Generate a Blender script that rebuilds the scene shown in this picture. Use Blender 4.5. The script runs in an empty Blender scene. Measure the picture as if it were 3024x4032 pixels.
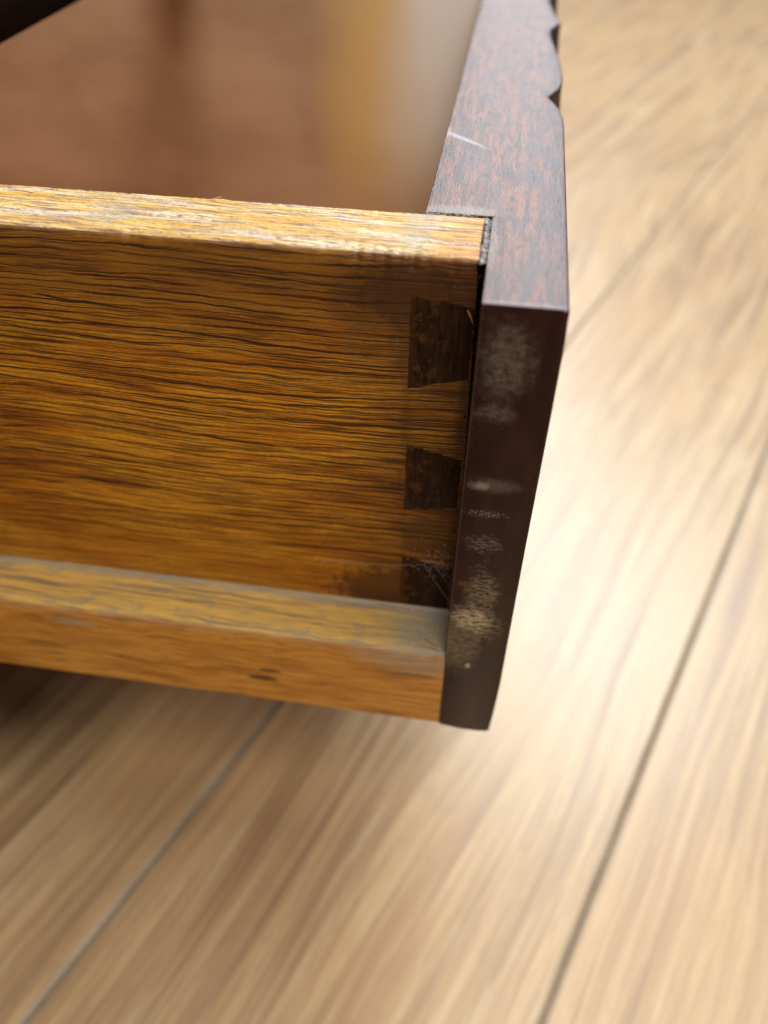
import bpy, bmesh, math, random
from mathutils import Vector, Matrix, noise
C = bpy.context.scene
col = C.collection
R = math.radians
MM = 0.001

# ------------------------------------------------------------------ camera
cam_d = bpy.data.cameras.new('camera')
cam = bpy.data.objects.new('camera', cam_d); col.objects.link(cam); C.camera = cam
right = Vector((0.9885223, 0.1509677, 0.0056847)); down = Vector((0.1099380, -0.6930358, -0.7124710)); fwd = Vector((-0.1036204, 0.7049185, -0.7016785))
m = Matrix((right, -down, -fwd)).transposed().to_4x4(); m.translation = Vector((1.809, -175.103, 87.486)) * MM
cam.matrix_world = m
cam_d.sensor_fit = 'VERTICAL'; cam_d.sensor_height = 9.006; cam_d.lens = 6.9
cam_d.clip_start = 0.005; cam_d.clip_end = 60
cam_d.dof.use_dof = True; cam_d.dof.focus_distance = 0.216; cam_d.dof.aperture_fstop = 1.6
C.view_settings.view_transform = 'Standard'; C.view_settings.look = 'None'
C.view_settings.exposure = 0.0; C.view_settings.gamma = 1.0

# ------------------------------------------------------------------ light
w = bpy.data.worlds.new('World'); C.world = w; w.use_nodes = True
bg = w.node_tree.nodes['Background']; bg.inputs[0].default_value = (0.86, 0.90, 1.0, 1); bg.inputs[1].default_value = 0.15
def area(name, loc, target, sx, sy, power, color):
    d = bpy.data.lights.new(name, 'AREA'); d.shape = 'RECTANGLE'; d.size = sx; d.size_y = sy; d.energy = power; d.color = color
    o = bpy.data.objects.new(name, d); col.objects.link(o); o.location = loc
    o.rotation_euler = (Vector(target) - Vector(loc)).to_track_quat('-Z', 'Y').to_euler(); return o
area('window_light', (0.55, 1.85, 1.9), (0, 0.1, -0.2), 1.2, 1.2, 66, (0.86, 0.95, 1.0))
area('added_sheen_light', (-0.1, 3.0, 1.6), (0, 0.1, -0.1), 0.7, 0.9, 44, (0.88, 0.91, 1.0))  # added low lamp, gives the cool sheen on the front's top edge
area('ceiling_light', (0.72, 0.1, 2.1), (0, 0.1, -0.2), 1.1, 1.0, 22, (1.0, 0.95, 0.87))
area('fill_light', (0.25, -0.95, 1.75), (0, 0, -0.1), 0.8, 0.6, 24, (1.0, 0.93, 0.84))  # added fill from the camera side, brightens the side panel

# ------------------------------------------------------------------ node helper
class NT:
    def __init__(s, name, rough=0.5, spec=0.5):
        s.m = bpy.data.materials.new(name); s.m.use_nodes = True
        s.t = s.m.node_tree; s.b = s.t.nodes['Principled BSDF']
        s.b.inputs['Roughness'].default_value = rough; s.b.inputs['Specular IOR Level'].default_value = spec
        tc = s.t.nodes.new('ShaderNodeTexCoord')
        s.p = s.vm('SCALE', tc.outputs['Object'], scale=1000.0)          # millimetres
        sp = s.t.nodes.new('ShaderNodeSeparateXYZ'); s.t.links.new(s.p, sp.inputs[0])
        s.x, s.y, s.z = sp.outputs
        g = s.t.nodes.new('ShaderNodeNewGeometry')
        sn = s.t.nodes.new('ShaderNodeSeparateXYZ'); s.t.links.new(tc.outputs['Normal'], sn.inputs[0])
        s.nx, s.ny, s.nz = sn.outputs
    def put(s, sock, v):
        if hasattr(v, 'links') or isinstance(v, bpy.types.NodeSocket): s.t.links.new(v, sock)
        else: sock.default_value = v
    def ma(s, op, a, b=None, c=None, clamp=False):
        n = s.t.nodes.new('ShaderNodeMath'); n.operation = op; n.use_clamp = clamp
        s.put(n.inputs[0], a)
        if b is not None: s.put(n.inputs[1], b)
        if c is not None: s.put(n.inputs[2], c)
        return n.outputs[0]
    def add(s, a, b): return s.ma('ADD', a, b)
    def sub(s, a, b): return s.ma('SUBTRACT', a, b)
    def mul(s, a, b): return s.ma('MULTIPLY', a, b)
    def mx(s, a, b): return s.ma('MAXIMUM', a, b)
    def mn(s, a, b): return s.ma('MINIMUM', a, b)
    def vm(s, op, a, b=None, scale=None):
        n = s.t.nodes.new('ShaderNodeVectorMath'); n.operation = op; s.put(n.inputs[0], a)
        if b is not None: s.put(n.inputs[1], b)
        if scale is not None: s.put(n.inputs['Scale'], scale)
        return n.outputs[0]
    def xyz(s, x, y, z):
        n = s.t.nodes.new('ShaderNodeCombineXYZ')
        for i, v in enumerate((x, y, z)): s.put(n.inputs[i], v)
        return n.outputs[0]
    def noise(s, x, y, z, detail=2.0, rough=0.5, scale=1.0, dist=0.0, off=0.0):
        v = s.xyz(x, y, z)
        if off: v = s.vm('ADD', v, (off, off * 1.7, off * 0.6))
        n = s.t.nodes.new('ShaderNodeTexNoise'); s.put(n.inputs['Vector'], v)
        n.inputs['Scale'].default_value = scale; n.inputs['Detail'].default_value = detail
        n.inputs['Roughness'].default_value = rough; n.inputs['Distortion'].default_value = dist
        return n.outputs[0]
    def step(s, v, a, b, smooth=True):                                    # 0 at a, 1 at b
        n = s.t.nodes.new('ShaderNodeMapRange'); n.interpolation_type = 'SMOOTHSTEP' if smooth else 'LINEAR'
        s.put(n.inputs[0], v)
        if a <= b:
            n.inputs[1].default_value = a; n.inputs[2].default_value = b
        else:
            n.inputs[1].default_value = b; n.inputs[2].default_value = a
            n.inputs[3].default_value = 1.0; n.inputs[4].default_value = 0.0
        return n.outputs[0]
    def ell(s, u, v, cu, cv, ru, rv, soft=0.5, wob=None):                 # soft elliptic mask
        a = s.mul(s.sub(u, cu), 1.0 / ru); b = s.mul(s.sub(v, cv), 1.0 / rv)
        d = s.ma('SQRT', s.add(s.mul(a, a), s.mul(b, b)))
        if wob is not None: d = s.add(d, wob)
        return s.step(d, 1.0 + soft, 1.0 - soft)
    def mix(s, f, a, b, mode='MIX'):
        n = s.t.nodes.new('ShaderNodeMix'); n.data_type = 'RGBA'; n.blend_type = mode; n.clamp_factor = True
        s.put(n.inputs[0], f)
        for k, v in ((6, a), (7, b)):
            if isinstance(v, tuple) and len(v) == 3: v = (*v, 1)
            s.put(n.inputs[k], v)
        return n.outputs[2]
    def ramp(s, f, stops):
        n = s.t.nodes.new('ShaderNodeValToRGB'); e = n.color_ramp.elements
        while len(e) < len(stops): e.new(0.5)
        for i, (p, c) in enumerate(stops): e[i].position = p; e[i].color = (*c, 1)
        s.put(n.inputs[0], f); return n.outputs[0]
    def bump(s, h, dist, strength=1.0):
        n = s.t.nodes.new('ShaderNodeBump'); n.inputs['Strength'].default_value = strength; n.inputs['Distance'].default_value = dist
        s.put(n.inputs['Height'], h); s.t.links.new(n.outputs[0], s.b.inputs['Normal'])
    def out(s, color, rough=None):
        s.put(s.b.inputs['Base Color'], (*color, 1) if isinstance(color, tuple) else color)
        if rough is not None: s.put(s.b.inputs['Roughness'], rough)
        return s.m
def srgb(r, g, b):
    f = lambda c: (c / 255 / 12.92) if c / 255 <= 0.04045 else ((c / 255 + 0.055) / 1.055) ** 2.4
    return (f(r), f(g), f(b))

# ------------------------------------------------------------------ materials
def mat_side():
    s = NT('amber_grained_wood', 0.42, 0.25)
    x, z, y = s.x, s.z, s.y
    w1 = s.mul(s.sub(s.noise(s.mul(x, 1/110), 0.0, s.mul(z, 1/40), 1.0), 0.5), 9.0)
    w2 = s.mul(s.sub(s.noise(s.mul(x, 1/9), 3.0, s.mul(z, 1/5), 3.0), 0.5), 1.3)
    zz = s.add(s.add(z, w1), w2)
    den = s.step(z, -8.0, -50.0)                                          # lines crowd together downwards
    # long thin dark pore lines, widely spaced near the top edge: contours of stretched noise, broken up
    def lines_at(lx, per, off, w0, w1_, amp):
        ph = s.mul(s.noise(s.mul(x, 1 / lx), off, s.mul(zz, 1 / (per * 2.2)), 1.0, 0.5, off=off), amp)
        a = s.ma('SINE', s.add(s.mul(zz, math.tau / per), ph))
        brk = s.noise(s.mul(x, 1 / (lx * 0.55)), off, s.mul(zz, 1 / (per * 0.7)), 1.0, off=off + 3)
        return s.mul(s.step(a, w0, w1_), s.step(brk, 0.37, 0.52))
    la = s.mx(lines_at(80, 3.1, 11, 0.76, 0.93, 12), s.mul(lines_at(70, 2.2, 57, 0.78, 0.94, 11), 0.97))
    lb = s.mx(lines_at(45, 1.35, 37, 0.66, 0.92, 12), s.mul(lines_at(36, 0.95, 83, 0.6, 0.9, 12), 0.9))
    lb = s.mul(lb, s.add(0.30, s.mul(den, 0.70)))
    c = s.noise(s.mul(x, 1/17), 0.0, s.mul(zz, 1/0.42), 2.0, 0.6, off=71)
    lc = s.mul(s.step(c, 0.50, 0.36), 0.72)
    fade = s.step(s.noise(s.mul(x, 1/28), 5.0, s.mul(z, 1/9), 2.0), 0.30, 0.62)
    low = s.step(s.z, -128.0, -88.0)
    lines = s.mul(s.mx(s.mx(la, s.mul(lb, s.add(0.35, s.mul(fade, 0.65)))), lc), s.add(0.55, s.mul(low, 0.45)))
    tone = s.noise(s.mul(x, 1/60), 9.0, s.mul(zz, 1/9), 3.0, 0.6)
    ripple = s.noise(s.mul(x, 1/1.6), 2.0, s.mul(z, 1/0.45), 2.0, 0.6, dist=0.6)
    base = s.ramp(tone, [(0.30, srgb(176, 98, 20)), (0.45, srgb(222, 138, 24)), (0.58, srgb(250, 172, 40)), (0.74, srgb(208, 122, 24))])
    base = s.mix(s.mul(s.step(ripple, 0.62, 0.36), 0.28), base, srgb(120, 62, 12))
    base = s.mix(s.mul(s.step(ripple, 0.55, 0.78), 0.35), base, srgb(226, 158, 62))
    top_tone = s.mul(s.step(s.add(z, s.mul(s.sub(tone, 0.5), 30.0)), -48.0, -4.0), 0.72)
    wob = s.mul(s.sub(s.noise(s.mul(x, 1/3.5), 1.0, s.mul(z, 1/3.5), 4.0, 0.65), 0.5), 1.6)
    base = s.mix(top_tone, base, s.mix(tone, srgb(84, 52, 24), srgb(124, 78, 32)))  # darker brown towards the top of the face
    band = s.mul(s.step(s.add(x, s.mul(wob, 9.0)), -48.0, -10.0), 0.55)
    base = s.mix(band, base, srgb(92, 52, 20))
    colr = s.mix(s.mul(lines, 0.92), base, srgb(44, 18, 8))
    # old varnish and glue smeared round the dovetails
    st = s.ell(x, z, -14.0, -11.0, 19.0, 9.0, 0.28, wob)
    st = s.mx(st, s.mul(s.ell(x, z, -14.0, -126.0, 27.0, 13.0, 0.22, wob), 0.95))
    st = s.mx(st, s.mul(s.ell(x, z, -9.0, -24.0, 13.0, 18.0, 0.25, wob), 0.55))
    st = s.mx(st, s.mul(s.ell(x, z, -8.0, -74.0, 12.0, 16.0, 0.25, wob), 0.6))
    st = s.mx(st, s.mul(s.ell(x, z, -9.0, -96.0, 11.0, 9.0, 0.3, wob), 0.8))
    st = s.mx(st, s.mul(s.ell(x, z, -17.8, -50.0, 1.3, 60.0, 0.9, wob), 0.5))
    st = s.mx(st, s.mul(s.step(s.add(x, s.mul(wob, 2.2)), -5.5, -2.0), 0.92))
    st = s.mx(st, s.mul(s.ell(x, z, -31.0, -14.0, 8.0, 6.0, 0.4, wob), 0.6))
    stc = s.mix(s.noise(s.mul(x, 1/2.2), 4.0, s.mul(z, 1/5), 4.0, 0.7), srgb(40, 20, 9), srgb(104, 58, 20))
    colr = s.mix(s.mul(st, 0.80), colr, stc)
    # cross scratches
    sc = s.step(s.noise(s.mul(x, 1/0.35), 6.0, s.mul(z, 1/14), 2.0, 0.5), 0.66, 0.74)
    colr = s.mix(s.mul(sc, s.mul(s.step(x, -60.0, -25.0), 0.28)), colr, srgb(60, 30, 12))
    # pale wear where the arris turns to the top
    wear = s.mul(s.step(s.add(z, s.mul(wob, 0.9)), -1.3, -0.5), s.step(s.nz, 0.05, 0.35))
    colr = s.mix(s.mul(wear, 0.7), colr, srgb(150, 112, 78))
    # dust specks
    v = s.t.nodes.new('ShaderNodeTexVoronoi'); v.feature = 'F1'; v.inputs['Scale'].default_value = 0.22; s.put(v.inputs['Vector'], s.p)
    colr = s.mix(s.mul(s.step(v.outputs['Distance'], 0.042, 0.03), 0.5), colr, srgb(200, 190, 180))
    s.bump(s.add(s.add(s.mul(lines, -1.0), s.mul(ripple, 0.35)), s.mul(st, s.mul(wob, 0.5))), 0.00016, 0.8)
    return s.out(colr, s.add(0.34, s.mul(lines, 0.25)))
def mat_top():
    s = NT('worn_pale_edge_wood', 0.4, 0.6)
    x, y, z = s.x, s.y, s.z
    yy = s.add(s.add(y, s.mul(x, 0.035)), s.mul(s.sub(s.noise(s.mul(x, 1/16), s.mul(y, 1/6), 0.0, 2.0), 0.5), 2.6))
    a = s.noise(s.mul(x, 1/20), s.mul(yy, 1/0.8), 0.0, 3.0, 0.6)
    b = s.noise(s.mul(x, 1/4.5), s.mul(yy, 1/0.7), 4.0, 3.0, 0.65)
    c = s.noise(s.mul(x, 1/34), s.mul(yy, 1/3.5), 8.0, 3.0, 0.65)
    d = s.noise(s.mul(x, 1/1.6), s.mul(yy, 1/0.35), 2.0, 2.0, 0.6)
    colr = s.mix(s.step(a, 0.36, 0.62), srgb(150, 92, 52), srgb(246, 214, 130))
    colr = s.mix(s.mul(s.step(c, 0.46, 0.62), s.step(b, 0.34, 0.6)), colr, srgb(238, 176, 58))
    colr = s.mix(s.mul(s.step(c, 0.52, 0.36), s.step(d, 0.38, 0.6)), colr, srgb(236, 220, 210))
    colr = s.mix(s.mul(s.step(b, 0.46, 0.33), 0.8), colr, srgb(104, 74, 62))
    colr = s.mix(s.mul(s.step(s.noise(s.mul(x, 1/7), s.mul(yy, 1/0.5), 21.0, 2.0), 0.62, 0.7), 0.7), colr, srgb(110, 118, 122))
    wob = s.mul(s.sub(s.noise(s.mul(x, 1/2.5), s.mul(y, 1/2.5), 1.0, 4.0, 0.7), 0.5), 1.6)
    grey = s.mx(s.ell(x, y, -17.0, 19.0, 5.0, 6.0, 0.4, wob), s.ell(x, y, -97.0, 12.0, 6.0, 8.0, 0.4, wob))
    grey = s.mx(grey, s.ell(x, y, -18.0, 12.0, 3.5, 10.0, 0.5, wob))
    colr = s.mix(s.mul(grey, 0.32), colr, srgb(176, 180, 172))
    ten = s.mul(s.step(s.add(x, s.mul(s.sub(y, 12.0), -0.15)), -14.0, -5.0), 0.45)
    colr = s.mix(ten, colr, s.mix(s.step(a, 0.38, 0.6), srgb(150, 84, 36), srgb(240, 164, 52)))
    s.bump(s.add(s.add(s.mul(a, 1.0), s.mul(d, 0.6)), s.mul(b, 0.8)), 0.0009, 0.9)
    return s.out(colr, s.add(0.30, s.mul(b, 0.30)))
def mat_ledge():
    s = NT('dusty_olive_ledge_wood', 0.5, 0.5)
    x, y, z = s.x, s.y, s.z
    yy = s.add(s.add(y, s.mul(x, 0.02)), s.mul(s.sub(s.noise(s.mul(x, 1/30), s.mul(y, 1/9), 0.0, 2.0), 0.5), 3.5))
    a = s.noise(s.mul(x, 1/62), s.mul(yy, 1/1.5), 0.0, 4.0, 0.62)
    b = s.noise(s.mul(x, 1/20), s.mul(yy, 1/0.7), 6.0, 3.0, 0.6)
    c = s.noise(s.mul(x, 1/9), s.mul(y, 1/5), 16.0, 4.0, 0.65)
    colr = s.ramp(a, [(0.30, srgb(112, 94, 74)), (0.43, srgb(170, 136, 82)), (0.54, srgb(214, 170, 78)), (0.68, srgb(166, 134, 88))])
    colr = s.mix(s.mul(s.step(b, 0.46, 0.34), 0.6), colr, srgb(88, 78, 70))
    colr = s.mix(s.mul(s.step(c, 0.5, 0.66), 0.5), colr, srgb(128, 124, 112))
    cr = s.step(s.noise(s.mul(x, 1/0.5), s.mul(y, 1/9), 3.0, 2.0), 0.63, 0.72)
    colr = s.mix(s.mul(cr, 0.25), colr, srgb(206, 190, 140))
    wob = s.mul(s.sub(s.noise(s.mul(x, 1/4.0), s.mul(y, 1/3), 1.0, 4.0, 0.7), 0.5), 1.5)
    dust = s.mx(s.step(s.add(y, s.mul(wob, 4.0)), -4.5, -0.3), s.step(s.add(x, s.mul(wob, 9.0)), -30.0, -4.0))
    colr = s.mix(s.mul(dust, 0.72), colr, s.mix(c, srgb(104, 94, 80), srgb(166, 162, 148)))
    s.bump(s.add(a, s.mul(b, 0.6)), 0.0005, 0.7)
    return s.out(colr, 0.5)
def mat_runner():
    s = NT('orange_runner_wood', 0.42, 0.45)
    x, y, z = s.x, s.y, s.z
    zz = s.add(s.sub(z, s.mul(x, 0.0)), s.mul(s.sub(s.noise(s.mul(x, 1/35), 0.0, s.mul(z, 1/14), 2.0), 0.5), 9.0))
    a = s.noise(s.mul(x, 1/32), 0.0, s.mul(zz, 1/2.6), 4.0, 0.62)
    b = s.noise(s.mul(x, 1/9), 3.0, s.mul(zz, 1/0.8), 3.0, 0.6)
    colr = s.ramp(a, [(0.28, srgb(140, 80, 24)), (0.45, srgb(200, 128, 40)), (0.6, srgb(226, 158, 60)), (0.78, srgb(204, 132, 44))])
    colr = s.mix(s.mul(s.step(b, 0.45, 0.32), 0.6), colr, srgb(116, 58, 20))
    wob = s.mul(s.sub(s.noise(s.mul(x, 1/3.0), 7.0, s.mul(zz, 1/0.9), 4.0, 0.7), 0.5), 1.7)
    sp = s.mx(s.ell(x, z, -66.0, -161.0, 5.2, 1.7, 0.3, wob), s.ell(x, z, -63.0, -155.5, 4.0, 1.1, 0.3, wob))
    sp = s.mx(sp, s.mul(s.ell(x, z, -150.0, -158.0, 9.0, 1.6, 0.5, wob), 0.6))
    sp = s.mx(sp, s.mul(s.ell(x, z, -10.0, -146.0, 7.0, 1.2, 0.5, wob), 0.7))
    colr = s.mix(s.mul(sp, 0.85), colr, srgb(70, 34, 20))
    wob2 = s.mul(s.sub(s.noise(s.mul(x, 1/8.0), 7.0, s.mul(z, 1/1.6), 4.0, 0.7), 0.5), 1.0)
    scuff = s.mul(s.step(s.add(z, s.mul(wob2, 9.0)), -139.0, -133.0), 0.40)
    scuff = s.mx(scuff, s.mul(s.ell(x, z, -6.0, -135.0, 24.0, 9.0, 0.6, wob2), 0.75))
    scuff = s.mx(scuff, s.mul(s.ell(x, z, -135.0, -141.0, 9.0, 2.2, 0.6, wob2), 0.6))
    colr = s.mix(scuff, colr, s.mix(b, srgb(130, 96, 66), srgb(204, 184, 156)))
    s.bump(s.add(a, s.mul(b, 0.5)), 0.0003, 0.6)
    return s.out(colr, 0.4)
def mat_front_top():
    s = NT('mottled_mahogany_edge', 0.45, 0.7)
    x, y, z = s.x, s.y, s.z
    big = s.noise(s.mul(x, 1/7), s.mul(y, 1/24), 0.0, 3.0, 0.6)
    str_ = s.noise(s.mul(x, 1/2.0), s.mul(y, 1/15.0), 3.0, 5.0, 0.68, dist=0.3)
    fine = s.noise(s.mul(x, 1/0.55), s.mul(y, 1/3.0), 6.0, 3.0, 0.7)
    colr = s.mix(s.step(str_, 0.40, 0.60), srgb(84, 66, 60), srgb(136, 90, 68))
    colr = s.mix(s.mul(s.step(big, 0.42, 0.62), 0.65), colr, srgb(92, 78, 78))
    colr = s.mix(s.mul(s.step(fine, 0.52, 0.68), 0.32), colr, srgb(152, 126, 118))
    colr = s.mix(s.mul(s.step(fine, 0.44, 0.30), 0.75), colr, srgb(36, 27, 28))
    blot = s.step(s.noise(s.mul(x, 1/3.0), s.mul(y, 1/7.0), 15.0, 3.0, 0.6), 0.57, 0.68)
    colr = s.mix(s.mul(blot, 0.55), colr, srgb(48, 46, 50))
    edge = s.step(s.add(x, s.mul(big, 5.0)), 12.0, 19.5)
    colr = s.mix(s.mul(edge, 0.5), colr, srgb(78, 68, 72))
    wob = s.mul(s.sub(s.noise(s.mul(x, 1/1.2), s.mul(y, 1/2.2), 1.0, 4.0, 0.7), 0.5), 1.8)
    # white scuff by the inner edge, greyed filler at the tail
    t = s.add(s.mul(s.sub(x, -11.5), 0.86), s.mul(s.sub(y, 78.5), 0.42))
    u = s.sub(s.mul(s.sub(y, 78.5), 0.9), s.mul(s.sub(x, -11.5), -0.75))
    sc = s.mul(s.ell(t, u, -1.0, 0.0, 4.2, 1.3, 0.5, wob), 0.85)
    sc = s.mx(sc, s.mul(s.ell(x, y, -17.2, 84.0, 0.8, 5.0, 0.5, wob), 0.8))
    fil = s.mul(s.mx(s.ell(x, y, -0.2, 9.0, 2.0, 12.0, 0.5, wob), s.ell(x, y, -9.0, 27.0, 10.0, 2.6, 0.5, wob)), 0.6)
    colr = s.mix(fil, colr, s.mix(fine, srgb(92, 92, 92), srgb(176, 166, 156)))
    colr = s.mix(s.mul(sc, 0.6), colr, srgb(190, 188, 202))
    worn = s.mul(s.mx(s.step(s.add(y, s.mul(wob, 0.8)), -17.6, -19.3), s.mul(s.step(s.add(x, s.mul(wob, 0.5)), 17.6, 19.2), 0.45)), 0.6)
    colr = s.mix(worn, colr, srgb(168, 158, 168))
    line = s.step(s.noise(s.mul(s.add(x, s.mul(y, -0.18)), 1/0.7), s.mul(y, 1/60), 33.0, 1.0), 0.72, 0.78)
    colr = s.mix(s.mul(line, 0.3), colr, srgb(176, 150, 144))
    s.bump(s.add(s.mul(fine, 0.8), str_), 0.0004, 0.65)
    return s.out(colr, s.add(0.38, s.mul(fine, 0.34)))
def mat_front():
    s = NT('dark_mahogany', 0.42, 0.22)
    x, y, z = s.x, s.y, s.z
    n = s.noise(s.mul(x, 1/5), s.mul(y, 1/5), s.mul(z, 1/16), 4.0, 0.6)
    colr = s.mix(s.step(n, 0.35, 0.7), srgb(42, 18, 15), srgb(60, 29, 20))
    fine = s.noise(s.mul(x, 1/0.45), s.mul(y, 1/0.45), s.mul(z, 1/0.45), 3.0, 0.7)
    fib = s.noise(s.mul(x, 1/2.8), s.mul(y, 1/2.8), s.mul(z, 1/0.55), 5.0, 0.72, dist=0.9)
    wob = s.mul(s.sub(s.noise(s.mul(x, 1/2.6), 2.0, s.mul(z, 1/2.6), 4.0, 0.7), 0.5), 1.7)
    endf = s.step(s.ny, -0.5, -0.9)
    g1 = s.mul(s.ell(x, z, 7.2, -15.0, 5.6, 9.5, 0.55, wob), 0.62)
    g1 = s.mx(g1, s.mul(s.ell(x, z, 6.0, -29.5, 4.6, 2.6, 0.5, wob), 0.55))
    g1 = s.mul(g1, s.add(0.55, s.mul(s.noise(s.mul(x, 1/1.0), 9.0, s.mul(z, 1/5.0), 3.0, 0.6), 0.6)))
    g1 = s.mul(g1, s.step(s.noise(s.mul(x, 1/2.2), 2.0, s.mul(z, 1/1.6), 5.0, 0.7), 0.30, 0.62))
    g2 = s.mul(s.ell(x, z, 5.0, -53.6, 2.6, 1.3, 0.7, wob), 0.70)
    g2 = s.mx(g2, s.mul(s.ell(x, z, 9.0, -53.2, 5.0, 2.0, 0.8, wob), 0.22))
    g2 = s.mx(g2, s.mul(s.mul(s.ell(x, z, 7.0, -63.8, 5.0, 1.3, 0.5, wob), s.step(fine, 0.5, 0.62)), 0.7))
    g2 = s.mx(g2, s.mul(s.mul(s.ell(x, z, 7.8, -76.0, 4.4, 3.2, 0.6, wob), s.step(fib, 0.46, 0.6)), 0.55))
    g2 = s.mx(g2, s.mul(s.mul(s.ell(x, z, 7.8, -88.0, 3.0, 6.0, 0.6, wob), s.step(fib, 0.5, 0.62)), 0.3))
    # pale rubbed fibres near the foot of the lip
    m = s.mx(s.ell(x, z, 9.2, -99.0, 4.4, 9.0, 0.45, wob), s.ell(x, z, 7.6, -112.5, 8.2, 8.0, 0.35, wob))
    m = s.mx(m, s.mul(s.ell(x, z, 4.6, -125.0, 5.8, 11.0, 0.4, wob), 0.75))
    f = s.mul(m, s.step(fib, 0.42, 0.56))
    core = s.mul(s.ell(x, z, 7.6, -111.0, 5.6, 5.0, 0.5, wob), s.step(fib, 0.44, 0.52))
    haze = s.mul(s.ell(x, z, 4.2, -123.0, 6.4, 15.0, 0.45, wob), 0.42)
    colr = s.mix(s.mul(g1, endf), colr, srgb(132, 116, 98))
    colr = s.mix(s.mul(g2, endf), colr, srgb(172, 156, 138))
    colr = s.mix(s.mul(haze, endf), colr, srgb(120, 104, 84))
    colr = s.mix(s.mul(s.mul(f, 0.7), endf), colr, s.mix(fine, srgb(140, 118, 84), srgb(206, 184, 150)))
    colr = s.mix(s.mul(s.mul(core, 0.72), endf), colr, srgb(236, 214, 174))
    colr = s.mix(s.mul(s.ell(x, z, 8.0, -136.0, 0.8, 1.3, 0.35), endf), colr, srgb(196, 182, 160))
    red = s.mul(s.ell(x, z, 3.6, -94.0, 2.0, 1.2, 0.5, wob), 0.8)
    colr = s.mix(s.mul(red, endf), colr, srgb(112, 66, 38))
    v = s.t.nodes.new('ShaderNodeTexVoronoi'); v.inputs['Scale'].default_value = 0.45; s.put(v.inputs['Vector'], s.p)
    colr = s.mix(s.mul(s.step(v.outputs['Distance'], 0.075, 0.04), 0.30), colr, srgb(190, 180, 172))
    # rubbed inner arris
    ar = s.mul(s.mul(s.step(x, 0.9, 0.25), s.step(fine, 0.35, 0.6)), 0.35)
    colr = s.mix(s.mul(ar, endf), colr, srgb(150, 120, 96))
    s.bump(s.add(s.mul(fine, 0.5), s.mul(f, 1.0)), 0.00018, 0.6)
    return s.out(colr, s.add(0.38, s.mul(s.mx(m, g1), 0.25)))
def mat_pin():
    s = NT('dark_end_grain', 0.55, 0.15)
    x, y, z = s.x, s.y, s.z
    a = s.noise(s.mul(x, 1/1.1), 0.0, s.mul(z, 1/9), 4.0, 0.65)
    b = s.noise(s.mul(x, 1/5), 3.0, s.mul(z, 1/6), 5.0, 0.7)
    colr = s.mix(s.step(a, 0.36, 0.66), srgb(34, 18, 8), srgb(64, 35, 14))
    colr = s.mix(s.mul(s.step(b, 0.50, 0.57), s.step(x, -3.0, -15.0)), colr, srgb(90, 54, 23))
    f = s.noise(s.mul(x, 1/0.5), 3.0, s.mul(z, 1/0.5), 3.0, 0.7)
    g = s.noise(s.mul(x, 1/0.45), 8.0, s.mul(z, 1/7), 2.0, 0.6)
    colr = s.mix(s.mul(s.step(g, 0.52, 0.38), 0.55), colr, srgb(22, 12, 7))
    colr = s.mix(s.mul(s.step(s.add(x, s.mul(b, 6.0)), -12.5, -15.5), 0.75), colr, srgb(84, 48, 18))
    colr = s.mix(s.mul(s.step(f, 0.66, 0.74), 0.4), colr, srgb(150, 120, 90))
    s.bump(s.add(a, b), 0.0004, 0.7)
    return s.out(colr, 0.45)
def mat_plain(name, c1, c2, sx, sy, sz, rough=0.45, bump=0.0002, spec=0.5):
    s = NT(name, rough, spec)
    n = s.noise(s.mul(s.x, 1/sx), s.mul(s.y, 1/sy), s.mul(s.z, 1/sz), 4.0, 0.6)
    colr = s.mix(s.step(n, 0.3, 0.7), c1, c2); s.bump(n, bump, 0.6)
    return s.out(colr)
KNOT = 1300.0
def mat_plank():
    s = NT('pale_tan_plank', 0.30, 0.72)
    oi = s.t.nodes.new('ShaderNodeObjectInfo')
    rnd = s.mul(oi.outputs['Random'], 37.0)
    x, y = s.x, s.y
    kn = s.mul(s.ell(x, y, 185.0, KNOT, 90.0, 190.0, 0.95), oi.outputs['Object Index'])
    wv = s.mul(s.sub(s.noise(s.mul(x, 1/80), s.mul(y, 1/420), rnd, 1.5, 0.5), 0.5), 38.0)
    xx = s.add(s.add(x, wv), s.mul(kn, 60.0))
    a = s.noise(s.mul(xx, 1/11), s.mul(y, 1/420), rnd, 3.0, 0.6)
    b = s.noise(s.mul(xx, 1/4.2), s.mul(y, 1/120), s.add(rnd, 5.0), 3.0, 0.6)
    c = s.noise(s.mul(x, 1/90), s.mul(y, 1/150), s.add(rnd, 9.0), 3.0, 0.5)
    g = s.noise(s.mul(xx, 1/24), s.mul(y, 1/300), s.add(rnd, 14.0), 2.0, 0.5)
    f = s.noise(s.mul(xx, 1/1.4), s.mul(y, 1/16), s.add(rnd, 2.0), 2.0, 0.6)
    colr = s.ramp(a, [(0.30, srgb(148, 118, 90)), (0.43, srgb(178, 148, 108)), (0.55, srgb(200, 170, 126)), (0.70, srgb(170, 138, 102))])
    colr = s.mix(s.mul(s.step(b, 0.50, 0.36), 0.36), colr, srgb(146, 112, 88))
    colr = s.mix(s.mul(s.step(b, 0.54, 0.66), 0.42), colr, srgb(222, 200, 164))
    colr = s.mix(s.mul(s.step(g, 0.48, 0.36), 0.32), colr, srgb(158, 120, 92))
    colr = s.mix(s.mul(oi.outputs['Random'], 0.14), colr, srgb(170, 120, 74))
    colr = s.mix(s.mul(s.step(f, 0.5, 0.34), 0.3), colr, srgb(150, 118, 88))
    colr = s.mix(s.mul(s.step(c, 0.45, 0.65), 0.35), colr, srgb(196, 158, 108))
    s.bump(b, 0.0003, 0.2)
    return s.out(colr, s.add(0.30, s.mul(b, 0.12)))
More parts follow.
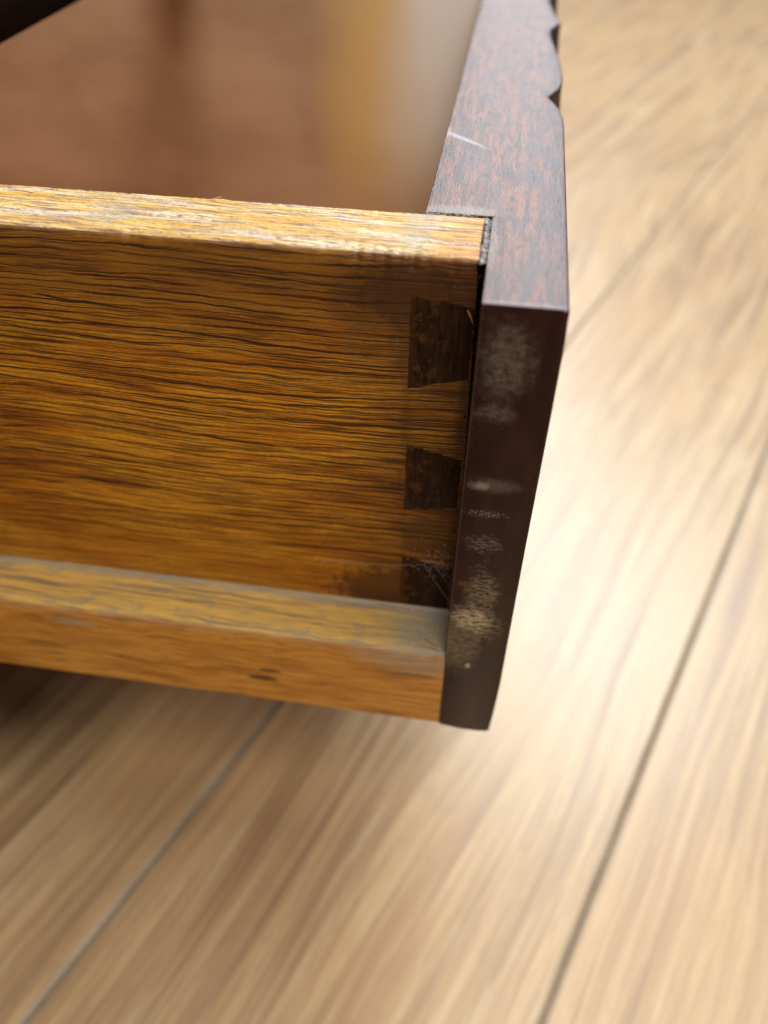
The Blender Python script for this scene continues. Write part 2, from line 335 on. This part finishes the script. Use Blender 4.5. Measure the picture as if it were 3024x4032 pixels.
M = dict(side=mat_side(), top=mat_top(), ledge=mat_ledge(), runner=mat_runner(), ftop=mat_front_top(), front=mat_front(), pin=mat_pin(), plank=mat_plank())
M['inner'] = mat_plain('reddish_brown_panel_wood', srgb(186, 138, 98), srgb(206, 158, 118), 60, 60, 60, 0.45)
def mat_far():
    s = NT('reddish_brown_wood_with_pale_corner', 0.5)
    x, y, z = s.x, s.y, s.z
    n = s.noise(s.mul(x, 1/90), 0.0, s.mul(z, 1/50), 3.0, 0.55)
    w = s.mul(s.sub(s.noise(s.mul(x, 1/80), 7.0, s.mul(z, 1/90), 1.0), 0.5), 40.0)
    xx = s.add(s.add(x, w), s.mul(s.step(z, -75.0, -165.0), -0.0))
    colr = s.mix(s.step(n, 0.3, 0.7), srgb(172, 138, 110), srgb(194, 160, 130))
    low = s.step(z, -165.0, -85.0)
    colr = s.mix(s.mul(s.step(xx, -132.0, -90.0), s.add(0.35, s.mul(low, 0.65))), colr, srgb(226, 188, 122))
    colr = s.mix(s.mul(s.step(xx, -98.0, -50.0), s.add(0.25, s.mul(low, 0.75))), colr, srgb(246, 238, 228))  # ochre, then pale towards the front corner, weaker lower down
    s.bump(n, 0.0004, 0.5)
    return s.out(colr)
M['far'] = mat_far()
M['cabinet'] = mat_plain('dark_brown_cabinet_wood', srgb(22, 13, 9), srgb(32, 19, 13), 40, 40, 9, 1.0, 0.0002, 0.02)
M['filler'] = mat_plain('grey_dried_glue', srgb(78, 66, 60), srgb(150, 138, 130), 1.2, 1.6, 1.2, 0.5, 0.0003)
M['dust'] = mat_plain('pale_dust', srgb(150, 140, 126), srgb(206, 196, 180), 0.5, 0.5, 0.5, 0.8)
M['web'] = mat_plain('white_thread', srgb(150, 138, 136), srgb(176, 166, 164), 2, 2, 2, 0.6)
M['splinter'] = mat_plain('raw_splinter_wood', srgb(176, 128, 70), srgb(222, 180, 116), 1, 1, 1, 0.6)
M['groove'] = mat_plain('grey_plank_groove', srgb(156, 136, 112), srgb(172, 152, 128), 30, 30, 30, 0.5)
M['joint'] = mat_plain('dark_underlay', srgb(96, 84, 74), srgb(112, 98, 84), 30, 30, 30, 0.8)

# ------------------------------------------------------------------ object helpers
def tag(o, label=None, cat=None, group=None, kind=None):
    for k, v in (('label', label), ('category', cat), ('group', group), ('kind', kind)):
        if v: o[k] = v
    return o
def empty(name, loc=(0, 0, 0), rz=0.0):
    o = bpy.data.objects.new(name, None); o.empty_display_size = 0.02; col.objects.link(o); o.location = loc; o.rotation_euler.z = rz; return o
def parent(o, p):
    bpy.context.view_layer.update(); o.parent = p; o.matrix_parent_inverse = p.matrix_world.inverted()
def obj(name, bm, mats, par=None, smooth=True):
    me = bpy.data.meshes.new(name); bmesh.ops.recalc_face_normals(bm, faces=bm.faces); bm.to_mesh(me); bm.free()
    for mt in (mats if isinstance(mats, (list, tuple)) else [mats]): me.materials.append(mt)
    if smooth:
        me.shade_smooth()
    o = bpy.data.objects.new(name, me); col.objects.link(o)
    if par: parent(o, par)
    return o
def loft(rings, cap=True):                                               # closed rings of equal length, mm
    bm = bmesh.new(); vr = [[bm.verts.new(Vector(p) * MM) for p in r] for r in rings]; n = len(rings[0])
    for i in range(len(rings) - 1):
        for j in range(n):
            k = (j + 1) % n
            try: bm.faces.new((vr[i][j], vr[i][k], vr[i + 1][k], vr[i + 1][j]))
            except ValueError: pass
    if cap:
        bm.faces.new(vr[0][::-1]); bm.faces.new(vr[-1])
    return bm
def box(bm, x0, x1, y0, y1, z0, z1):
    vs = [bm.verts.new(Vector(p) * MM) for p in ((x0,y0,z0),(x1,y0,z0),(x1,y1,z0),(x0,y1,z0),(x0,y0,z1),(x1,y0,z1),(x1,y1,z1),(x0,y1,z1))]
    for f in ((0,3,2,1),(4,5,6,7),(0,1,5,4),(1,2,6,5),(2,3,7,6),(3,0,4,7)): bm.faces.new([vs[i] for i in f])
def bevel(bm, w=0.8, seg=2):
    bmesh.ops.bevel(bm, geom=bm.edges[:], offset=w * MM, segments=seg, profile=0.6, affect='EDGES', clamp_overlap=True)
def nz(x, y=0.0, z=0.0): return noise.noise(Vector((x, y, z)))
def sharp(o, ang=35):
    me = o.data; me.shade_smooth()
    try: me.set_sharp_from_angle(angle=R(ang))
    except Exception: pass
    return o
def topmat(o, idx=1, thr=0.55):
    for p in o.data.polygons:
        if p.normal.z > thr: p.material_index = idx

A, S, B_, ZL, HH, T = 17.4, 24.0, 19.5, 132.5, 177.0, 19.3
# ------------------------------------------------------------------ drawer
root = empty('drawer', (-0.15, 0.2, -HH * MM))
tag(root, 'open wooden drawer with dark carved mahogany front dovetailed to an amber grained side', 'drawer')

def xs(a, b, st):
    n = max(2, int(round((b - a) / st))); return [a + (b - a) * i / n for i in range(n + 1)]
def gauss(x, c, w): return math.exp(-((x - c) / w) ** 2)
# side panel, swept along X
def side_ring(x, y0, y1, zt, zb, worn, seed):
    e = 0.28 * nz(x / 3.1, seed, 1) + 0.22 * nz(x / 0.9, seed, 2)
    k = 1.0 if worn else 0.0
    chip = k * (0.9 * gauss(x, -88, 8) * (0.6 + 0.6 * nz(x / 2, 4, 4)) + 1.9 * max(0, gauss(x, -24, 14)) * (0.55 + 0.9 * nz(x / 3, 9, 3)) + 0.7 * abs(nz(x / 7, 5, 8)))
    chip = max(0.0, chip)
    ei = 0.35 * nz(x / 5.0, seed, 7) + 0.30 * nz(x / 1.1, seed, 9) + k * 0.8 * max(0, gauss(x, -72.5, 2.2)) * 1.0
    pts = []
    pts.append((x, y0, zb + 0.7)); pts.append((x, y0, (zb + zt) / 2)); pts.append((x, y0, zt - 8))
    pts.append((x, y0, zt - 1.5 - chip * 2.6 - abs(e)))
    pts.append((x, y0 + 0.12 + 0.35 * chip, zt - 0.75 - chip * 1.5 - 0.5 * e))
    pts.append((x, y0 + 0.45 + 1.0 * chip + 0.5 * e, zt - 0.30 - chip * 0.55))
    pts.append((x, y0 + 1.2 + 2.0 * chip + e, zt - 0.05 - 0.1 * chip))
    for f in (0.2, 0.35, 0.5, 0.65, 0.8):
        pts.append((x, y0 + (y1 - y0) * f, zt + 0.10 * nz(x / 4, f * 9, seed) + 0.12 * nz(x / 1.5, f * 19, seed)))
    pts.append((x, y1 - 1.0 + ei, zt - 0.05)); pts.append((x, y1 - 0.2 + ei, zt - 0.6)); pts.append((x, y1, zt - 2)); pts.append((x, y1, zb))
    pts.append((x, y0 + 0.7, zb))
    return pts
rings = [side_ring(x, 0.0, S, 0.0, -HH + 1.0, True, 0.0) for x in xs(-520, -180, 6)[:-1] + xs(-180, -2.4, 0.6)]
endf = lambda z: -1.9 + 2.1 * min(1.0, max(0.0, (-z - 6) / 12))
rings.append([(endf(p[2]) + 0.4 * nz(p[1] / 2, p[2] / 2), p[1], p[2]) for p in side_ring(-1.9, 0.0, S, 0.0, -HH + 1.0, True, 0.0)])
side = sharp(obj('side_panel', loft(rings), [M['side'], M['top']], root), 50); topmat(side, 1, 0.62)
tag(side, 'near side panel in amber wood with dark wavy grain')
# runner rail along the bottom
def runner_ring(x):
    e = 0.55 * nz(x / 5, 3, 1) + 0.32 * nz(x / 1.3, 2, 2) + 0.5 * max(0, nz(x / 9, 8, 8))
    y0, y1, zt, zb = -B_ + 0.25, -0.02, -ZL, -HH + 0.8
    return [(x, y0, zb + 1.2), (x, y0, zb + 12), (x, y0 - 0.1, zt - 12), (x, y0, zt - 2.2 + 0.4 * e), (x, y0 + 0.35 + 0.3 * e, zt - 0.9), (x, y0 + 1.2 + e, zt - 0.25),
            (x, y0 + 2.6, zt - 0.02 + 0.1 * e), (x, y0 + 7, zt + 0.10 * nz(x / 5, 1, 1)), (x, y0 + 13, zt + 0.12 * nz(x / 5, 5, 1)), (x, y1 - 0.9, zt + 0.25 + 0.2 * abs(e)), (x, y1, zt + 0.75 + 0.5 * abs(e)), (x, y1, zb), (x, y0 + 1.2, zb)]
rings = [runner_ring(x) for x in xs(-520, -210, 8)[:-1] + xs(-210, 0.25, 0.7)]
run = sharp(obj('runner', loft(rings), [M['runner'], M['ledge']], root), 40); topmat(run, 1, 0.72)
# front board, swept along Y
CARVE = [(-19.5, 0), (60, 0), (98, 0.0), (106, 0.3), (112, 1.2), (118, 2.9), (124, 5.0), (128, 3.4), (134, 1.2), (141, 0.2), (150, 0.0), (160, 0.3), (174, 1.3), (188, 2.6), (201, 3.9), (210, 4.4), (216, 3.6), (222, 1.4), (227, 0.0), (232, 0.9), (240, 2.2), (250, 3.4), (262, 4.6), (280, 5.0), (300, 3.0), (310, 0.2), (322, 3.6), (340, 1.0), (352, 0.0), (366, 0.2), (376, 5.0), (388, 0.5), (402, 0), (486, 0)]
def carve(y):
    for (a, va), (b, vb) in zip(CARVE, CARVE[1:]):
        if a <= y <= b:
            return va + (vb - va) * (y - a) / (b - a)
    return 0.0
YF = 399.0 + 20
def front_ring(y, xl, inset=0.0):
    i = inset; c = carve(y); e = 0.10 * nz(y / 2.0, 3, 3) + 0.12 * nz(y / 0.8, 5, 3); t = T - i
    l = xl + i
    el = 0.30 * nz(y / 2.4, 6, 1) if y > S + 2 else 0.06 * nz(y, 6, 1)
    pts = [(l, y, -HH + 2.2 + i), (l, y, -HH / 2), (l, y, -6), (l + max(0, el) * 0.5, y, -0.7 - i), (l + 0.25 + max(0, el), y, -0.15 - i), (l + 0.9 + max(0, el), y, -i)]
    x1 = t - c - 0.6
    for f in (0.3, 0.6, 0.85): pts.append((l + 0.9 + (x1 - l - 0.9) * f, y, -i + 0.03 * nz(y / 3, f * 9)))
    pts += [(x1 - 0.6, y, -i - 0.05 + e * 0.3), (x1 + 0.2, y, -0.4 - i), (t - c, y, -1.1 - i)]
    pts += [(t - c, y, -3.0 - c * 0.6 - i), (t - c * 0.55 + 0.1, y, -5.5 - c * 0.9 - i), (t + 0.25, y, -8 - c * 1.2 - i)]
    pts += [(t + 0.3, y, -30), (t + 0.3, y, -75), (t + 0.5, y, -115), (t + 0.7, y, -145), (t + 0.3, y, -165), (t - 0.2, y, -HH + 1.2 + i)]
    pts += [(t - 0.9, y, -HH + 0.4 + i), (t - 4, y, -HH - 0.2 + i), (10 , y, -HH - 0.4 + i), (l + 6, y, -HH + i), (l + 1.8, y, -HH + 0.7 + i), (l + 0.5, y, -HH + 1.2 + i)]
    return pts
ys = [-B_, -B_ + 0.1, -B_ + 0.35, -B_ + 0.8]
rings = [front_ring(ys[0], 0, 0.55), front_ring(ys[1], 0, 0.28), front_ring(ys[2], 0, 0.08), front_ring(ys[3], 0, 0)]
rings += [front_ring(y, 0) for y in xs(-18, S + 0.55, 0.8)]
rings += [front_ring(y, -A) for y in [S + 0.65] + xs(S + 1.6, 100, 1.0) + xs(101, 300, 1.0) + xs(302, YF, 2)]
front = sharp(obj('drawer_front', loft(rings), [M['front'], M['ftop']], root), 40); topmat(front, 1, 0.6)
tag(front, 'dark mahogany drawer front with scalloped carved outer edge')
# dovetail pins of the front, showing in the side panel
def prism(poly, y0, y1, wob=0.25, seed=0, sub=10):
    pts = []
    for i, (x, z) in enumerate(poly):
        x2, z2 = poly[(i + 1) % len(poly)]
        for k in range(sub):
            f = k / sub; px = x + (x2 - x) * f; pz = z + (z2 - z) * f
            pts.append((px + wob * nz(px / 1.5, pz / 1.5, seed), pz + wob * nz(px / 1.5, pz / 1.5, seed + 5)))
    r0 = [(px, y0 + 0.12, pz) for px, pz in pts]; cx = sum(p[0] for p in pts) / len(pts); cz = sum(p[1] for p in pts) / len(pts)
    def sh(d): return [(px + (cx - px) * d / 12, pz + (cz - pz) * d / 12) for px, pz in pts]
    return loft([[(px, y0, pz) for px, pz in sh(0.5)], [(px, y0 + 0.08, pz) for px, pz in sh(0.15)], [(px, y0 + 0.3, pz) for px, pz in pts], [(px, y1, pz) for px, pz in pts]])
PINS = [[(-17.9, -10.3), (-17.9, -39.0), (-1.2, -34.0), (-1.2, -12.5)], [(-17.6, -58.0), (-18.0, -85.0), (-0.9, -82.0), (-0.9, -62.0)], [(-18.1, -106.0), (-18.4, -131.6), (-0.9, -131.8), (-0.9, -109.5)]]
for i, poly in enumerate(PINS):
    p = sharp(obj('dovetail_pin', prism(poly, -0.05, 6.0, 0.6, i * 7), M['pin'], front), 40)
# far side panel, bottom panel, back panel
def part_box(name, mat, par, x0, x1, y0, y1, z0, z1, bev=0.8, label=None):
    bm = bmesh.new(); box(bm, x0, x1, y0, y1, z0, z1); bevel(bm, bev); o = sharp(obj(name, bm, mat, par), 40)
    if label: o['label'] = label
    return o
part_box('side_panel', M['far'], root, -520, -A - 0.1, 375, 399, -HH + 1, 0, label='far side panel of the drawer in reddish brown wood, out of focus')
part_box('bottom_panel', M['inner'], root, -519.5, -A - 0.1, S + 0.1, 374.9, -175, -169, 0.4)
part_box('back_panel', M['inner'], root, -540, -520.2, 0, 399, -HH + 1, -12)
# ------------------------------------------------------------------ small stuff at the joints
rnd = random.Random(4)
# worn, dirty filler along the joints
def blob(bm, c, r, sq=(1, 1, 1), sub=1):
    g = bmesh.ops.create_icosphere(bm, subdivisions=sub, radius=r * MM)
    for v in g['verts']:
        k = 1 + 0.5 * nz(v.co.x * 900 / r, v.co.y * 900 / r + c[0], v.co.z * 900 / r + c[2])
        v.co = Vector((v.co.x * sq[0] * k, v.co.y * sq[1] * k, v.co.z * sq[2] * k)) + Vector(c) * MM
bm = bmesh.new()
for k in range(70):                                                       # filler between tail and front on top
    y = rnd.uniform(0.4, 23); blob(bm, (-0.9 + rnd.uniform(-0.5, 0.5), y, -0.55 + rnd.uniform(-0.3, 0.15)), rnd.uniform(0.8, 1.2), (1, 2.2, 0.22))
for k in range(60):
    x = rnd.uniform(-17, -1.5); blob(bm, (x, S + 0.4 + rnd.uniform(-0.3, 0.5) + 0.02 * (x + 17), -0.4 + rnd.uniform(-0.5, 0.1)), rnd.uniform(0.35, 0.8), (1.4, 1, 0.6))
g = obj('dried_glue', bm, M['filler'], root); g['kind'] = 'stuff'
bm = bmesh.new()
for k in range(150):                                                      # crumbs in the crevice beside the lip
    z = rnd.uniform(-128, -1.5); blob(bm, (-0.9 + rnd.uniform(-0.8, 0.3), rnd.uniform(0.0, 1.2), z), rnd.uniform(0.15, 0.45), (1, 1, 1.6))
g = obj('crevice_crumbs', bm, M['pin'], root); g['kind'] = 'stuff'
def sliver(bm, p0, p1, r):
    a, b = Vector(p0), Vector(p1); d = (b - a).normalized(); u = d.cross(Vector((0.2, 1, 0.3))).normalized(); v = d.cross(u)
    rr = []
    for f, w_ in ((0, 0.3), (0.25, 1), (0.7, 0.8), (1, 0.1)):
        c = a + (b - a) * f + u * r * 0.6 * math.sin(f * 3)
        rr.append([bm.verts.new((c + (u * math.cos(t) + v * 0.5 * math.sin(t)) * r * w_) * MM) for t in [i * math.tau / 5 for i in range(5)]])
    for i in range(3):
        for j in range(5): bm.faces.new((rr[i][j], rr[i][(j + 1) % 5], rr[i + 1][(j + 1) % 5], rr[i + 1][j]))
    bm.faces.new(rr[0][::-1]); bm.faces.new(rr[-1])
for p0, p1, r in [((-3.4, -0.4, -13.0), (-1.6, -0.7, -17.0), 0.22),
                  ((-7.5, -13.5, -131.9), (-2.2, -16.5, -131.4), 0.55), ((-5.0, -16.8, -132.0), (-1.0, -18.6, -131.2), 0.4), ((-4.0, -19.4, -134.5), (-0.6, -19.9, -133.0), 0.4), ((-5.0, -19.5, -138.0), (-0.5, -19.8, -139.0), 0.4),
                  ((-74.0, 23.6, -0.4), (-71.5, 24.3, 0.15), 0.35)]:
    bm = bmesh.new(); sliver(bm, p0, p1, r); obj('splinter', bm, M['splinter'], side if p0[1] > -1 else run)
# dust fluff in the lower corner
bm = bmesh.new()
for k in range(90):
    x = -1.6 - abs(rnd.gauss(0, 5)); z = -107 + rnd.gauss(0, 4.5)
    if x < -20: continue
    blob(bm, (x, -0.25 - rnd.random() * 0.5, z), rnd.uniform(0.08, 0.24))
for k in range(70):
    blob(bm, (-rnd.random() ** 1.6 * 16 - 0.8, rnd.uniform(-18, -0.6), -132.1 + rnd.random() * 0.5), rnd.uniform(0.10, 0.38), (1.5, 1, 0.6))
tag(obj('dust', bm, M['dust']), 'pale dust crumbs gathered in the corner between runner, side and lip', 'dust', kind='stuff')
# cobweb strand
def tube(bm, pts, r):
    prev = None
    for i, p in enumerate(pts):
        p = Vector(p); q = Vector(pts[min(i + 1, len(pts) - 1)]); o_ = Vector(pts[max(i - 1, 0)]); d = (q - o_).normalized()
        u = d.cross(Vector((0, 1, 0.2))).normalized(); v = d.cross(u)
        ring = [bm.verts.new((p + (u * math.cos(t) + v * math.sin(t)) * r) * MM) for t in [j * math.tau / 5 for j in range(5)]]
        if prev:
            for j in range(5): bm.faces.new((prev[j], prev[(j + 1) % 5], ring[(j + 1) % 5], ring[j]))
        prev = ring
bm = bmesh.new()
def strand(a, b, n, amp, seed, r):
    a, b = Vector(a), Vector(b); tube(bm, [a + (b - a) * (i / n) + Vector((0, 0.4 * amp * nz(i / 4, seed, 3), amp * nz(i / 6, seed, 1))) for i in range(n + 1)], r)
strand((-46, -0.3, -113.2), (-26, -0.7, -111.5), 40, 1.5, 1, 0.07); strand((-26, -0.7, -111.5), (-10, -1.2, -108.4), 34, 1.0, 3, 0.06)
strand((-10, -1.2, -108.4), (0.0, -6, -121), 30, 0.9, 5, 0.06); strand((-6, -0.6, -110), (0.0, -3, -117), 20, 0.8, 8, 0.05)
strand((-12, -0.6, -104), (-1.5, -0.8, -112), 20, 1.2, 12, 0.05); strand((-9, -0.5, -112), (-2, -0.6, -103), 20, 1.5, 15, 0.04)
tag(obj('cobweb', bm, M['web']), 'thin white cobweb thread running along the side panel to its lower corner', 'cobweb')

# ------------------------------------------------------------------ cabinet the drawer slides from (only the rail shows; unseen boards shaped for the shade at left)
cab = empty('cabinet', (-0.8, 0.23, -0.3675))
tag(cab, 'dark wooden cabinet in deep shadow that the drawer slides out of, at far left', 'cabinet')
CX0, CX1 = -900, -190
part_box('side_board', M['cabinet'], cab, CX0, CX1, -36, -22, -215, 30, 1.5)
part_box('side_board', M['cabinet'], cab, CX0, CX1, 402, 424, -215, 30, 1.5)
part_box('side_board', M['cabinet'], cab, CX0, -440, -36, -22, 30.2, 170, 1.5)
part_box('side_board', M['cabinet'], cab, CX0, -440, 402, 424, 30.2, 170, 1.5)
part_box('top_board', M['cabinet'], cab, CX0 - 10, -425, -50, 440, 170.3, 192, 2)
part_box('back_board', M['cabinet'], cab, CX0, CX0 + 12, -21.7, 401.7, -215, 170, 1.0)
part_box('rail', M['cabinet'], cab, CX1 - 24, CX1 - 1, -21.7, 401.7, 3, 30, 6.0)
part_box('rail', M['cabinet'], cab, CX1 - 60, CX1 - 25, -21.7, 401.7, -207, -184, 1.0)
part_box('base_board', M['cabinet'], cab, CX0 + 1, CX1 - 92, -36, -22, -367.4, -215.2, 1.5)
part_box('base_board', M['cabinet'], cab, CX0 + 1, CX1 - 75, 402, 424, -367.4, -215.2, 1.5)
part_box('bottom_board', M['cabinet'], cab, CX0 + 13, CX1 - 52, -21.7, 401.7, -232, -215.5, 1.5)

# ------------------------------------------------------------------ floor of planks
FZ = -367.5; PW = 220.0; G = R(22.3386)
fl = empty('floor', (0, 0, FZ * MM)); fl['kind'] = 'structure'
bm = bmesh.new(); box(bm, -4000, 4000, -3000, 6000, FZ - 12, FZ - 3.0); obj('underlay', bm, M['joint'], fl, smooth=False)
PL = 2100.0
def plank_mesh(L, name='plank'):
    bm = bmesh.new(); box(bm, 0.05, PW - 0.05, 0.05, L - 0.05, -5.0, 0.0)
    bmesh.ops.bevel(bm, geom=[e for e in bm.edges if all(v.co.z > -0.001 for v in e.verts)], offset=3.0 * MM, segments=2, profile=0.5, affect='EDGES')
    me = bpy.data.meshes.new(name); bm.to_mesh(me); bm.free(); me.materials.append(M['plank']); me.materials.append(M['groove'])
    for p in me.polygons: p.material_index = 0 if p.normal.z > 0.999 else 1
    return me
pm = plank_mesh(PL)
cx, cy = 1.81, -175.1
n = Vector((math.cos(G), -math.sin(G))); u = Vector((math.sin(G), math.cos(G)))
offA = -0.4442534 * 455.0
first = [-520, -1140, -905, -310, -900, -760, -430, -1000, -600, -200, -1100, -800]
for r in range(-9, 10):
    s0 = first[(r + 9) % len(first)] - PL
    if r in (0, -1, 1): s0 = {-1: -150.0, 0: -60.0, 1: -700.0}[r] - PL
    for k in range(-1, 4):
        o_n = offA + PW * r; o_u = s0 + PL * k
        px = cx + n.x * o_n + u.x * o_u; py = cy + n.y * o_n + u.y * o_u
        if not (-2600 < px < 2800 and -1900 < py < 3800): continue
        o = bpy.data.objects.new('plank', pm); col.objects.link(o)
        if r == -1 and k == 1: o.pass_index = 1
        o.parent = fl; o.location = (px * MM, py * MM, 0); o.rotation_euler.z = -G
